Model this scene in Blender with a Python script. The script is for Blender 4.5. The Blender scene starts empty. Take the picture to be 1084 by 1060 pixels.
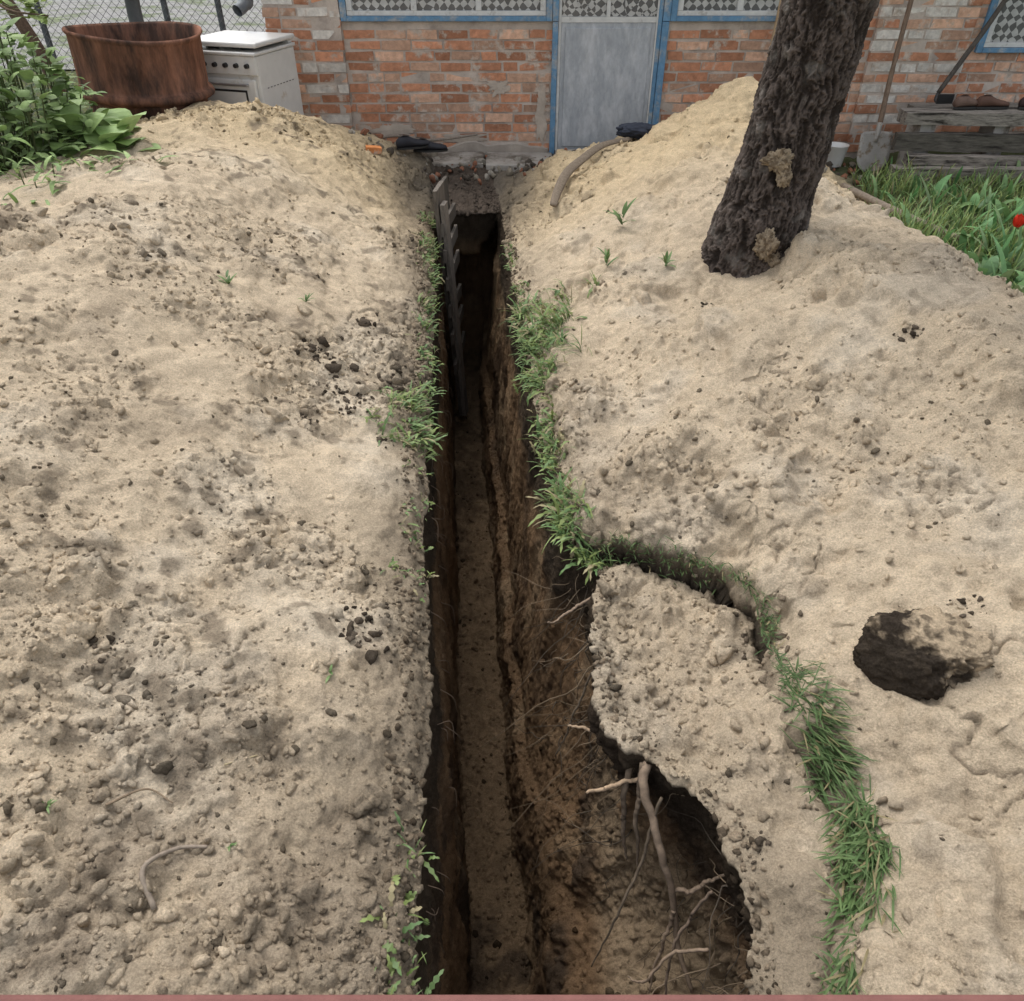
import bpy, math, random
import numpy as np
from mathutils import Vector, Matrix
random.seed(7); rng=np.random.default_rng(7)
f32=np.float32
S=bpy.context.scene

# ---------------------------------------------------------------- noise
TAB=rng.random((64,64,64)).astype(f32)
def vnoise(P):
    I=np.floor(P).astype(np.int32); F=(P-I).astype(f32); F=F*F*F*(F*(F*6-15)+10)
    I&=63; J=(I+1)&63
    x0,y0,z0=I[...,0],I[...,1],I[...,2]; x1,y1,z1=J[...,0],J[...,1],J[...,2]
    fx,fy,fz=F[...,0],F[...,1],F[...,2]
    a=TAB[x0,y0,z0]*(1-fx)+TAB[x1,y0,z0]*fx
    b=TAB[x0,y1,z0]*(1-fx)+TAB[x1,y1,z0]*fx
    c=TAB[x0,y0,z1]*(1-fx)+TAB[x1,y0,z1]*fx
    d=TAB[x0,y1,z1]*(1-fx)+TAB[x1,y1,z1]*fx
    a=a*(1-fy)+b*fy; c=c*(1-fy)+d*fy
    return (a*(1-fz)+c*fz)*2-1
_R1=np.array(Matrix.Rotation(.7,3,(1,.4,.8)),dtype=f32)
def fbm(P,sc,octv=3,off=0.0,gain=.5,billow=False):
    r=0;amp=1;tot=0;P=np.asarray(P,dtype=f32)
    for o in range(octv):
        P=P@_R1
        n=vnoise(P*sc*(2.03**o)+off+o*17.3)
        if billow:n=np.abs(n)*2-.6
        r=r+n*amp;tot+=amp;amp*=gain
    return r/tot
def lumps(X,Y,sc,prob,seed):
    """union of rounded clods on a jittered grid (height in metres)"""
    T=np.random.default_rng(seed).random((97,97,4)).astype(f32)
    gx=X*sc;gy=Y*sc;ix=np.floor(gx).astype(np.int32);iy=np.floor(gy).astype(np.int32)
    best=np.zeros(X.shape,f32)
    for dx in(-1,0,1):
        for dy in(-1,0,1):
            a=(ix+dx)%97;b=(iy+dy)%97;t=T[a,b]
            px=ix+dx+t[...,0];py=iy+dy+t[...,1];r=.25+.6*t[...,2]**2
            d2=((gx-px)**2+(gy-py)**2)/(r*r)
            h=np.sqrt(np.maximum(0,1-d2))*r*np.where(t[...,3]<prob,1,0)
            best=np.maximum(best,h)
    return best/sc
def ss(a,b,x):
    t=np.clip((x-a)/(b-a),0,1);return t*t*(3-2*t)
def smin(k,*a):
    r=-np.asarray(a[0],float)/k
    for v in a[1:]:r=np.logaddexp(r,-np.asarray(v,float)/k)
    return -k*r
def smax(k,*a): return -smin(k,*[-v for v in a])

# ---------------------------------------------------------------- mesh helpers
def mk(name,V,F,mat=None,col=None,parent=None,smooth=False):
    V=np.asarray(V,dtype=f32).reshape(-1,3)
    me=bpy.data.meshes.new(name)
    if isinstance(F,np.ndarray):
        n,k=F.shape
        me.vertices.add(len(V));me.vertices.foreach_set('co',V.ravel())
        me.loops.add(n*k);me.loops.foreach_set('vertex_index',F.astype(np.int32).ravel())
        me.polygons.add(n);me.polygons.foreach_set('loop_start',np.arange(0,n*k,k,dtype=np.int32))
        me.polygons.foreach_set('loop_total',np.full(n,k,dtype=np.int32))
        me.update(calc_edges=True)
    else:
        me.from_pydata([tuple(map(float,v)) for v in V],[],F)
    if col is not None:
        a=me.color_attributes.new('Col','FLOAT_COLOR','POINT')
        c=np.ones((len(V),4),dtype=f32);c[:,:3]=np.asarray(col,dtype=f32)
        a.data.foreach_set('color',c.ravel())
    if smooth: me.polygons.foreach_set('use_smooth',np.ones(len(me.polygons),dtype=bool))
    me.validate(); me.update()
    ob=bpy.data.objects.new(name,me);S.collection.objects.link(ob)
    if mat:me.materials.append(mat)
    if parent:ob.parent=parent
    return ob
def empty(name,loc=(0,0,0),rz=0):
    e=bpy.data.objects.new(name,None);S.collection.objects.link(e);e.location=loc;e.rotation_euler=(0,0,rz);return e
class MB:
    def __init__(s): s.V=[];s.F=[];s.C=[]
    def add(s,V,F,c=(1,1,1)):
        o=len(s.V)
        s.V+= [tuple(v) for v in V]; s.F+=[tuple(i+o for i in f) for f in F]
        if len(V) and hasattr(c[0],'__len__'): s.C+=list(c)
        else: s.C+=[c]*len(V)
    def box(s,x0,x1,y0,y1,z0,z1,c=(1,1,1),j=0.0):
        r=lambda:random.uniform(-j,j)
        V=[(x+r(),y+r(),z+r()) for z in(z0,z1) for y in(y0,y1) for x in(x0,x1)]
        s.add(V,[(0,2,3,1),(4,5,7,6),(0,1,5,4),(2,6,7,3),(0,4,6,2),(1,3,7,5)],c)
    def obj(s,name,mat,parent=None,smooth=False,bevel=0):
        o=mk(name,s.V,s.F,mat,s.C,parent,smooth)
        if bevel:
            m=o.modifiers.new('b','BEVEL');m.width=bevel;m.segments=2;m.limit_method='ANGLE'
        return o
def resample(P,n):
    P=np.array(P,float)
    if len(P)<3:
        t=np.linspace(0,1,n)[:,None];return P[0]*(1-t)+P[-1]*t
    out=[];Q=np.vstack([2*P[0]-P[1],P,2*P[-1]-P[-2]])
    for t in np.linspace(0,len(P)-1-1e-6,n):
        i=int(t);u=t-i;a,b,c,d=Q[i:i+4]
        out.append(.5*((2*b)+(-a+c)*u+(2*a-5*b+4*c-d)*u*u+(-a+3*b-3*c+d)*u**3))
    return np.array(out)
def tube(P,R,n=12,seg=8,flat=1.0,flatdir=None,cap=True):
    P=resample(P,n); R=np.interp(np.linspace(0,1,n),np.linspace(0,1,len(R)),R)
    V=[];F=[]
    up=np.array(flatdir if flatdir is not None else (0.13,0.21,.97))
    for i in range(n):
        t=P[min(i+1,n-1)]-P[max(i-1,0)];t=t/(np.linalg.norm(t)+1e-9)
        a=np.cross(t,up)
        if np.linalg.norm(a)<.05:a=np.cross(t,(1,0,0))
        a/=np.linalg.norm(a);b=np.cross(t,a)
        for k in range(seg):
            th=2*math.pi*k/seg
            V.append(P[i]+R[i]*(math.cos(th)*a+flat*math.sin(th)*b))
    for i in range(n-1):
        for k in range(seg):
            k2=(k+1)%seg;F.append((i*seg+k,i*seg+k2,(i+1)*seg+k2,(i+1)*seg+k))
    if cap:
        F.append(tuple(range(seg))[::-1]);F.append(tuple((n-1)*seg+k for k in range(seg)))
    return V,F

# ---------------------------------------------------------------- materials
def mat(name,base=None,attr=False,rough=.9,vs=8.,var=.25,bump=.3,bs=60.,bd=.01,metal=0,dark=None,ds=3.,dth=(.5,.65),spec=.2,stretch=(1,1,1),trans=0,coord='Object'):
    m=bpy.data.materials.new(name);m.use_nodes=True;N=m.node_tree.nodes;L=m.node_tree.links
    b=N['Principled BSDF'];b.inputs['Roughness'].default_value=rough;b.inputs['Metallic'].default_value=metal
    b.inputs['Specular IOR Level'].default_value=spec
    tc=N.new('ShaderNodeTexCoord');mp=N.new('ShaderNodeMapping');mp.inputs['Scale'].default_value=stretch
    L.new(tc.outputs[coord],mp.inputs[0])
    if attr:
        a=N.new('ShaderNodeAttribute');a.attribute_name='Col';c=a.outputs['Color']
    else:
        a=N.new('ShaderNodeRGB');a.outputs[0].default_value=(*base,1);c=a.outputs[0]
    if dark is not None:
        n2=N.new('ShaderNodeTexNoise');n2.inputs['Scale'].default_value=ds;n2.inputs['Detail'].default_value=6;n2.inputs['Roughness'].default_value=.7
        L.new(mp.outputs[0],n2.inputs['Vector'])
        mr=N.new('ShaderNodeMapRange');mr.inputs[1].default_value=dth[0];mr.inputs[2].default_value=dth[1]
        L.new(n2.outputs[0],mr.inputs[0])
        mx=N.new('ShaderNodeMixRGB');mx.inputs[2].default_value=(*dark,1);L.new(mr.outputs[0],mx.inputs[0]);L.new(c,mx.inputs[1]);c=mx.outputs[0]
    n=N.new('ShaderNodeTexNoise');n.inputs['Scale'].default_value=vs;n.inputs['Detail'].default_value=5;n.inputs['Roughness'].default_value=.65
    L.new(mp.outputs[0],n.inputs['Vector'])
    mr=N.new('ShaderNodeMapRange');mr.inputs[1].default_value=.25;mr.inputs[2].default_value=.75;mr.inputs[3].default_value=1-var;mr.inputs[4].default_value=1+var
    L.new(n.outputs[0],mr.inputs[0])
    mu=N.new('ShaderNodeVectorMath');mu.operation='SCALE';L.new(c,mu.inputs[0]);L.new(mr.outputs[0],mu.inputs['Scale'])
    L.new(mu.outputs[0],b.inputs['Base Color'])
    if bump:
        n3=N.new('ShaderNodeTexNoise');n3.inputs['Scale'].default_value=bs;n3.inputs['Detail'].default_value=3;n3.inputs['Roughness'].default_value=.7
        L.new(mp.outputs[0],n3.inputs['Vector'])
        bp=N.new('ShaderNodeBump');bp.inputs['Strength'].default_value=bump;bp.inputs['Distance'].default_value=bd
        L.new(n3.outputs[0],bp.inputs['Height']);L.new(bp.outputs[0],b.inputs['Normal'])
    if trans:
        out=N['Material Output'];tr=N.new('ShaderNodeBsdfTranslucent');ms=N.new('ShaderNodeMixShader');ms.inputs[0].default_value=trans
        L.new(mu.outputs[0],tr.inputs[0]);L.new(b.outputs[0],ms.inputs[1]);L.new(tr.outputs[0],ms.inputs[2]);L.new(ms.outputs[0],out.inputs[0])
    return m

def soil_mat():
    m=bpy.data.materials.new('sandy_soil');m.use_nodes=True;N=m.node_tree.nodes;L=m.node_tree.links
    b=N['Principled BSDF'];b.inputs['Roughness'].default_value=1;b.inputs['Specular IOR Level'].default_value=0
    tc=N.new('ShaderNodeTexCoord').outputs['Object']
    a=N.new('ShaderNodeAttribute');a.attribute_name='Col'
    def noise(sc,det=4,r=.65):
        n=N.new('ShaderNodeTexNoise');n.inputs['Scale'].default_value=sc;n.inputs['Detail'].default_value=det;n.inputs['Roughness'].default_value=r
        L.new(tc,n.inputs['Vector']);return n.outputs[0]
    def mr(s,a0,a1,b0,b1):
        n=N.new('ShaderNodeMapRange');n.inputs[1].default_value=a0;n.inputs[2].default_value=a1;n.inputs[3].default_value=b0;n.inputs[4].default_value=b1
        L.new(s,n.inputs[0]);return n.outputs[0]
    def mul(x,y):
        n=N.new('ShaderNodeMath');n.operation='MULTIPLY';L.new(x,n.inputs[0]);L.new(y,n.inputs[1]);return n.outputs[0]
    f=mul(mr(noise(14,6,.75),.3,.7,.78,1.2),mr(noise(170,2,.8),.3,.7,.74,1.24))
    f=mul(f,mr(noise(46,4,.8),.58,.74,1.0,.70))
    s=N.new('ShaderNodeVectorMath');s.operation='SCALE';L.new(a.outputs['Color'],s.inputs[0]);L.new(f,s.inputs['Scale'])
    L.new(s.outputs[0],b.inputs['Base Color'])
    bp=N.new('ShaderNodeBump');bp.inputs['Strength'].default_value=.9;bp.inputs['Distance'].default_value=.018
    L.new(noise(75,5,.88),bp.inputs['Height']);L.new(bp.outputs[0],b.inputs['Normal'])
    return m
M_SOIL=soil_mat()
M_LEAF=mat('leaf',attr=True,rough=.55,vs=25,var=.25,bump=0,trans=.25,spec=.3)
M_WOOD=mat('weathered_wood',attr=True,rough=.85,vs=12,var=.4,bump=.6,bs=30,bd=.004,stretch=(6,6,1))
M_TIMB=mat('weathered_timber',attr=True,rough=.9,vs=10,var=.5,bump=.8,bs=22,bd=.008,stretch=(1,7,7),dark=(.035,.03,.026),ds=4,dth=(.50,.64))
M_ROOT=mat('root_bark',attr=True,rough=.9,vs=60,var=.35,bump=.5,bs=150,bd=.002)

# ---------------------------------------------------------------- trench geometry
def Lf(y):
    y=np.asarray(y,float);q=np.stack([y*0+3.3,y,y*0+1.1],-1)
    return -.205-.0748*(np.clip(y,-2,9)-.69)+.022*fbm(q,1.7,4,3.)+.014*fbm(q,9,3,13.)
_ry=[-3,.3,.58,.73,.93,1.08,1.17,1.25,1.48,1.7,1.86,1.95,2.05,2.2]
_rx=[.45,.46,.50,.55,.53,.45,.36,.27,.24,.27,.30,.26,.19,.167]
def Rf(y):
    y=np.asarray(y,float);q=np.stack([y*0+9.3,y,y*0+4.1],-1)
    base=-.2-.0748*(np.clip(y,-2,9)-.69)+.48
    r=np.where(y<2.2,np.interp(y,_ry,_rx),base)
    return r+.024*fbm(q,2.2,4,8.)+.020*fbm(q,9,3,18.)
CR=[(.5,-3),(.58,.3),(.66,.58),(.77,.77),(.82,.905),(.79,1.1),(.765,1.41),(.775,1.64),(.68,1.82),(.56,1.9),(.40,1.96),(.30,1.99)]

step=[];y=.25
while y<5.56: step.append(y);y+=.0042+.0014*max(y,0)
rows_ext=[-60,-20,-8,-4,-2,-1.2,-.8,-.6,-.45,-.42]+list(np.arange(-.38,.24,.04))+step
nb0=len(rows_ext)
KB=70;rows_ext+=list(np.linspace(5.56,5.63,KB));nb1=len(rows_ext)
y=5.64
while y<7.4: rows_ext.append(y);y+=.013
g=.03
while y<160: rows_ext.append(y);y+=g;g*=1.25
Y=np.array(rows_ext);NR=len(Y)
depf=np.ones(NR);depf[:9]=0;depf[nb1:]=0
yin=Y.copy()
w=np.linspace(0,1,KB)
yin[nb0:nb1]=np.interp(w,[0,.3,.65,.85,1],[5.56,6.35,6.35,5.72,5.66])
depf[nb0:nb1]=np.interp(w,[0,.3,.65,.85,1],[1,.95,.3,.2,0])
dd=[0];s=.005
while dd[-1]<3.9: dd.append(dd[-1]+s);s=min(s*1.0045,.016)
s=.03
while dd[-1]<160: dd.append(dd[-1]+s);s*=1.3
D=np.array(dd);ND=len(D)
Lv=Lf(Y);Rv=Rf(Y)
D0=1.6
qB=np.linspace(0,1,130)[1:]
t=np.linspace(0,1,210)[:-1]
XL=Lv[:,None]-D[None,::-1]
YY=Y[:,None]+0*XL
def left_h(x,y,d):
    sl=.40+.2*ss(2.0,5.5,y)
    xo=2.9-.55*ss(4.0,5.3,y)
    h=smin(.07,sl*d+.05,.68+0*d,.68+.6*(x+xo),.72-.62*(y-6.05),.7+.5*(y+1.5))
    h=h-.045*ss(.0,.05,-d+.05)
    P=np.stack([x,y,x*0],-1)
    h=h*(1+.12*fbm(P,.9,2,5.))
    return np.maximum(smax(.02,h,0*h-.02),-.02)
def seg_dist(x,y):
    best=np.full(x.shape,1e9)
    ys=np.linspace(2.06,8,26)
    pts=CR[:]+[(float(Rf(v)),float(v)) for v in ys]
    for (ax,ay),(bx,by) in zip(pts[:-1],pts[1:]):
        vx,vy=bx-ax,by-ay;tt=np.clip(((x-ax)*vx+(y-ay)*vy)/(vx*vx+vy*vy),0,1)
        best=np.minimum(best,np.hypot(x-ax-tt*vx,y-ay-tt*vy))
    return best
cry=np.array([p[1] for p in CR]);crx=np.array([p[0] for p in CR])
def right_h(x,y):
    P=np.stack([x,y,x*0],-1)
    xw=x+.03*fbm(P,4,3,31.)+.010*fbm(P,22,2,35.);yw=y+.03*fbm(P,4,3,47.)+.010*fbm(P,22,2,45.)
    dist=seg_dist(xw,yw)
    ledge=(yw<1.99)&(xw<np.interp(yw,cry,crx))
    h=smin(.07,.40*dist+.08,.56+0*x,.52-.62*(x-2.0+.22*ss(3.6,4.8,y)),.6+.5*(y+1.5),.60-.5*(y-5.6))
    h=h-.14*np.exp(-((x-.98)**2+(y-3.42)**2)/.10)
    cone=.75-.50*np.hypot((x-1.68)*np.where(x>1.68,1.75,1.),(y-6.0)*1.05)
    h=smax(.05,h,cone); h=h*(1+.12*fbm(P,1.0,2,11.))
    h=smax(.015,h,0*h-.02)
    fade=ss(0,.10,dist)
    h=np.where(y>1.99,h*(.25+.75*fade),h*(.55+.45*fade))
    hl=-.015+.035*fbm(P,3,2,2.)
    hh=np.where(ledge,hl,h)
    crackm=(y<2.03)&(y>-.5)
    groove=np.exp(-(dist/.015)**2)*.065*np.where(crackm,1,0)
    return hh-groove,dist,ledge
HL=left_h(XL,YY,D[None,::-1]+0*XL)
XR=Rv[:,None]+D[None,:];YR=Y[:,None]+0*XR
HR,DR,LED=right_h(XR,YR)
HL=HL*ss(5,3.6,D[None,::-1])*ss(-3,-.5,YY)*ss(9,7.2,YY);HR=HR*ss(5,3.6,D[None,:])*ss(-3,-.5,YR)*ss(9,7.2,YR)
z0L=HL[:,-1:];z0R=HR[:,:1]
xB=Lv[:,None]+.055*qB[None,:]**.8; zB=z0L*(1-qB)+(-D0*depf[:,None])*qB
xfl=Lv+.055;xfr=Lv+.30
tc_=np.linspace(0,1,45)[1:-1];xC=xfl[:,None]*(1-tc_)+xfr[:,None]*tc_;zC=-D0*depf[:,None]+0*xC
kt=[0,.30,.36,.8,1]
nx=np.stack([xfr,Lv+.325,Lv+.375,Rv-.03,Rv],1);nz=np.stack([-D0+0*Y,-1.22+0*Y,-1.18+0*Y,-.25+0*Y,0*Y],1)
px=np.stack([xfr,Lv+.36,Lv+.43,Rv+.07,Rv+.09,Rv],1);pz=np.stack([-D0+0*Y,-1.12+0*Y,-.98+0*Y,-.70+0*Y,-.34+0*Y,0*Y],1)
pk=[0,.25,.33,.58,.8,1]
nxT=np.stack([np.interp(t,kt,nx[i]) for i in range(NR)]);nzT=np.stack([np.interp(t,kt,nz[i]) for i in range(NR)])
pxT=np.stack([np.interp(t,pk,px[i]) for i in range(NR)]);pzT=np.stack([np.interp(t,pk,pz[i]) for i in range(NR)])
pit=ss(1.95,1.30,Y)[:,None]
xD=nxT*(1-pit)+pxT*pit;zDD=nzT*(1-pit)+pzT*pit
zD=zDD*depf[:,None]+z0R*ss(.7,1,t)[None,:]
X=np.hstack([XL,xB,xC,xD,XR]);Z=np.hstack([HL,zB,zC,zD,HR])
nL,nB,nC,nD_=XL.shape[1],xB.shape[1],xC.shape[1],xD.shape[1];NC=X.shape[1]
c0,c1,c2,c3=nL,nL+nB,nL+nB+nC,nL+nB+nC+nD_
q=np.zeros(X.shape);q[:,c0:c1]=qB;q[:,c1:c2]=1;q[:,c2:c3]=-zDD/D0
m_=ss(.1,.3,q)
YG=Y[:,None]*(1-m_)+yin[:,None]*m_
P=np.stack([X,YG,Z],-1).astype(f32)
du=np.gradient(P,axis=0);dv=np.gradient(P,axis=1)
Nn=np.cross(dv,du);Nn/=np.linalg.norm(Nn,axis=-1,keepdims=True)+1e-9
near=(ss(6,3.9,np.abs(P[...,0]))*ss(-1,0,P[...,1])*ss(9,7,P[...,1])).astype(f32)
isout=np.ones(X.shape,f32);isout[:,c0:c3]=0
Dc=np.zeros(X.shape,f32);Dc[:,:c0]=D[::-1];Dc[:,c3:]=D
edge=np.clip(Dc/.12,0,1)
rough=ss(-.3,.35,fbm(P,.9,3,77.))
left=P[...,0]<0
roughL=np.where(left,.35+.5*rough,.45+.65*rough)
wx=P[...,0]+.030*fbm(P,9,2,301.)+.014*fbm(P,34,2,305.);wy=P[...,1]+.030*fbm(P,9,2,311.)+.014*fbm(P,34,2,315.)
cl_noise=ss(-.20,.40,fbm(P,1.9,4,201.))
cl_noise=np.where(left,np.clip(cl_noise+.35*ss(2.2,.8,P[...,1]),0,1),.12+.88*cl_noise)
dispO=.050*fbm(P,1.6,2,1.)*edge+.042*fbm(P,5,3,9.)*(.3+.7*edge)+roughL*(.026*fbm(P,12,4,15.,.6)+.009*fbm(P,34,3,21.,.6))
dispO+=.55*(lumps(wx,wy,9,.20,1)*cl_noise*edge+lumps(wx,wy,19,.33,2)*cl_noise+lumps(wx,wy,38,.42,3)*(.25+.75*cl_noise)+lumps(wx,wy,70,.5,4)*(.4+.6*cl_noise))
# slumped faces: a soft back and a crisper front, broken up by warping
Pw=P*np.array([1,.8,1],f32)+.16*fbm(P,5,4,67.,.6)[...,None]
tr=fbm(Pw,1.5,3,61.,.5)
sidem=np.where(left,.010,.050)
dispO+=sidem*(ss(-.16,.10,tr)-.5)*edge+np.where(left,0,.028)*fbm(Pw,3.2,4,83.,.6)*edge
ck=np.exp(-(fbm(Pw,2.6,3,95.)/.010)**2)*ss(.1,.35,fbm(P,2.,2,97.))
dispO-=.016*ck*edge
pitc=pit+0*X
Ps=P*np.array([1,1,.35],f32)
dispI=.028*fbm(P,3.5,3,33.)+.022*fbm(Ps,12,4,41.,.6)+.010*fbm(P,40,3,51.,.6,True)
dispI=dispI*(1+1.0*pitc*(P[...,0]>.15))
dispI=dispI+np.where(q>.97,.45*lumps(wx,wy,22,.35,12)+.4*lumps(wx,wy,50,.4,13),0)
disp=np.where(isout>0,dispO,dispI)*near
bd_=disp.copy()
for c in (c0,c3):
    for k in range(-5,6):
        wgt=abs(k)/6.;disp[:,c+k]=bd_[:,c+k]*wgt+.5*(bd_[:,c-6]+bd_[:,c+6])*(1-wgt)
P=P+Nn*disp[...,None].astype(f32)
x,yv,z=P[...,0],P[...,1],P[...,2]
def C(*a):return np.array(a,f32)
def mix(a,b,m):return a*(1-m[...,None])+b*m[...,None]
n1=fbm(P,1.1,4,101.);n2=fbm(P,3.5,4,121.);n3=fbm(P,14,3,141.)
nst=fbm(P*C(1,.55,1)+.1*n2[...,None],1.5,5,171.,.6)
col=np.zeros(P.shape,f32)+C(.62,.505,.36)
col=mix(col,C(.70,.60,.46),ss(.0,.5,n2)*.7)
stain=ss(.02,.45,nst+.4*n2)*np.where(x<0,.72,.30)
col=mix(col,C(.31,.245,.175),stain)
col=mix(col,C(.60,.465,.28),ss(4.2,5.6,yv)*.75)
col=mix(col,C(.20,.16,.115),ss(.26,.58,n3+.45*n2)*np.where(x<0,.72,.35))
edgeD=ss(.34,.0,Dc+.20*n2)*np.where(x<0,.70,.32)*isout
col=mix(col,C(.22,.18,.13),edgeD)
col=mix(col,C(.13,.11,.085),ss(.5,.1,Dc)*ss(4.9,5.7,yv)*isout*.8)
ledm=np.zeros(x.shape,f32);ledm[:,c3:]=LED;drm=np.ones(x.shape,f32);drm[:,c3:]=DR
col=mix(col,C(.25,.205,.15),ledm*ss(1.05,.65,yv+.25*n2)*.6)
col=mix(col,C(.05,.04,.03),np.exp(-(drm/.024)**2)*(yv<2.05)*.95)
col=mix(col,C(.24,.19,.14),ck*isout*.6)
low=ss(.12,.02,z)*ss(5.7,6.2,yv)*isout
col=mix(col,C(.17,.145,.115),low)
far=np.clip(ss(2.4,2.9,np.abs(x))*ss(.16,.05,z)+ss(3.8,4.6,np.abs(x)),0,1)*isout
col=mix(col,C(.11,.12,.06),far)
ci=np.zeros(P.shape,f32)+C(.215,.137,.078)
ci=mix(ci,C(.11,.073,.046),ss(-.1,.4,n2))
ci=mix(ci,C(.34,.24,.145),ss(.1,.5,fbm(Ps,7,3,161.))*.6)
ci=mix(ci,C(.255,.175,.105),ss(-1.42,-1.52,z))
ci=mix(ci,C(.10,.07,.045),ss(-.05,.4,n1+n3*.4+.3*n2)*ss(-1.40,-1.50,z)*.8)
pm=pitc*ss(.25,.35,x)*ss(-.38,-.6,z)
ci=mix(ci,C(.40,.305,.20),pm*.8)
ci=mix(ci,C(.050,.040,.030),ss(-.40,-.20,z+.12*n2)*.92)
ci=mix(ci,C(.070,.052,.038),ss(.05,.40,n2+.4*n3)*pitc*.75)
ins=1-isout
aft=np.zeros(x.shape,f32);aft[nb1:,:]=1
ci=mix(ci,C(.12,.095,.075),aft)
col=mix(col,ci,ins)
idx=np.arange(NR*NC).reshape(NR,NC)
F=np.stack([idx[:-1,:-1],idx[:-1,1:],idx[1:,1:],idx[1:,:-1]],-1).reshape(-1,4)
assert np.isfinite(P).all()
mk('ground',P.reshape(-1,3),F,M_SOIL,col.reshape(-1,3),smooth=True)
du=np.gradient(P,axis=0);dv=np.gradient(P,axis=1);NN=np.cross(dv,du);NN/=np.linalg.norm(NN,axis=-1,keepdims=True)+1e-9
def surf(x_,y_):
    r=int(np.argmin(np.abs(Y-y_)))
    if x_<Lv[r]+.1: c=nL-1-int(np.argmin(np.abs(D-(Lv[r]-x_))))
    else: c=c3+int(np.argmin(np.abs(D-(x_-Rv[r]))))
    return r,c
def sz(x_,y_):
    r,c=surf(x_,y_);return float(P[r,c,2])

# ---------------------------------------------------------------- clods
import bmesh
def ico(sub):
    bm=bmesh.new();bmesh.ops.create_icosphere(bm,subdivisions=sub,radius=1)
    V=np.array([v.co[:] for v in bm.verts],f32);F=np.array([[v.index for v in f.verts] for f in bm.faces],np.int32);bm.free();return V,F
def variants(sub,n,a1,a2):
    V,F=ico(sub);out=[]
    for k in range(n):
        off=k*7.7
        r=1+a1*fbm(V,1.3,2,off)+a2*fbm(V,3.4,2,off+3)
        U=V*r[:,None]
        for j in range(4):
            nn=rng.normal(size=3);nn/=np.linalg.norm(nn);lim=rng.uniform(.35,.75);dt=U@nn
            U=U-np.outer(np.maximum(dt-lim,0)*.85,nn)
        out.append((U*C(1,rng.uniform(.65,1),rng.uniform(.5,.8))).astype(f32))
    return out,F
def scatter(name,items,sub,a1=.6,a2=.4,nv=16):
    var,F0=variants(sub,nv,a1,a2);nvv=len(var[0]);n=len(items)
    Vs=np.empty((n,nvv,3),f32);Cs=np.empty((n,nvv,3),f32)
    for i,(p,s_,c) in enumerate(items):
        a,b,g_=rng.random(3)*6.28
        M=np.array(Matrix.Rotation(a,3,'Z')@Matrix.Rotation(b*.25,3,'X')@Matrix.Rotation(g_*.25,3,'Y'),dtype=f32)
        Vs[i]=var[i%nv]@M.T*s_+p;Cs[i]=c
    Fs=(F0[None]+(np.arange(n)*nvv)[:,None,None]).reshape(-1,3)
    return Vs.reshape(-1,3),Fs,Cs.reshape(-1,3)
allV=[];allF=[];allC=[];off=0
def push(t_):
    global off
    V_,F_,C_=t_;allV.append(V_);allF.append(F_+off);allC.append(C_);off+=len(V_)
rlo,rhi=int(np.searchsorted(Y,.25)),int(np.searchsorted(Y,6.3))
def pick(n,size,power,kind):
    out=[]
    while len(out)<n:
        r=rng.integers(rlo,rhi)
        if kind=='all':
            lf=rng.random()<.58
            d=(rng.random()**1.4)*2.4
            k=int(np.searchsorted(D,d));c=(nL-1-k) if lf else c3+k
            if not(0<=c<NC):continue
            den=cl_noise[r,c]**1.5
            if not lf: den*=.75
            if rng.random()>den+.04:continue
        else:
            c=rng.integers(c0,c3)
            if abs(NN[r,c,2])<.55:continue
        s_=size[0]*(size[1]/size[0])**(rng.random()**power)
        p=P[r,c]+NN[r,c]*s_*.05
        cc=col[r,c]*rng.uniform(.80,1.14)
        if rng.random()<.08:cc=cc*.33
        out.append((p,s_,cc))
    return out
push(scatter('c',pick(24000,(.003,.011),1.4,'all'),1))
push(scatter('c',pick(4200,(.009,.021),1.5,'all'),2))
push(scatter('c',pick(150,(.020,.048),1.5,'all'),3))
push(scatter('c',pick(2600,(.004,.022),1.3,'in'),1))
darkc=[(-.80,2.9,.05),(-.86,2.98,.03),(-.44,1.46,.035),(-.46,1.40,.025),(-.43,1.53,.025),(-1.03,1.25,.018),(-1.0,1.27,.014),(-.72,2.75,.025),(-.66,2.65,.025),(-.62,2.8,.022),(-.55,2.95,.03),(-.5,3.05,.03),(-.52,2.5,.02),(-.7,3.4,.04),(-.78,2.45,.02),(1.5,2.6,.02),(.9,3.3,.03),(-.6,4.6,.03),(1.25,1.42,.02),(.60,.9,.018)]
it=[]
for (a,b,s_) in darkc:
    for k in range(18):
        xx=a+rng.normal()*s_*1.2;yy=b+rng.normal()*s_*1.2;r,c=surf(xx,yy);q_=s_*(.10+.65*rng.random()**2.5);it.append((P[r,c]+C(0,0,q_*.1),q_,C(.075,.06,.045)*rng.uniform(.7,2.4)))
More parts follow.
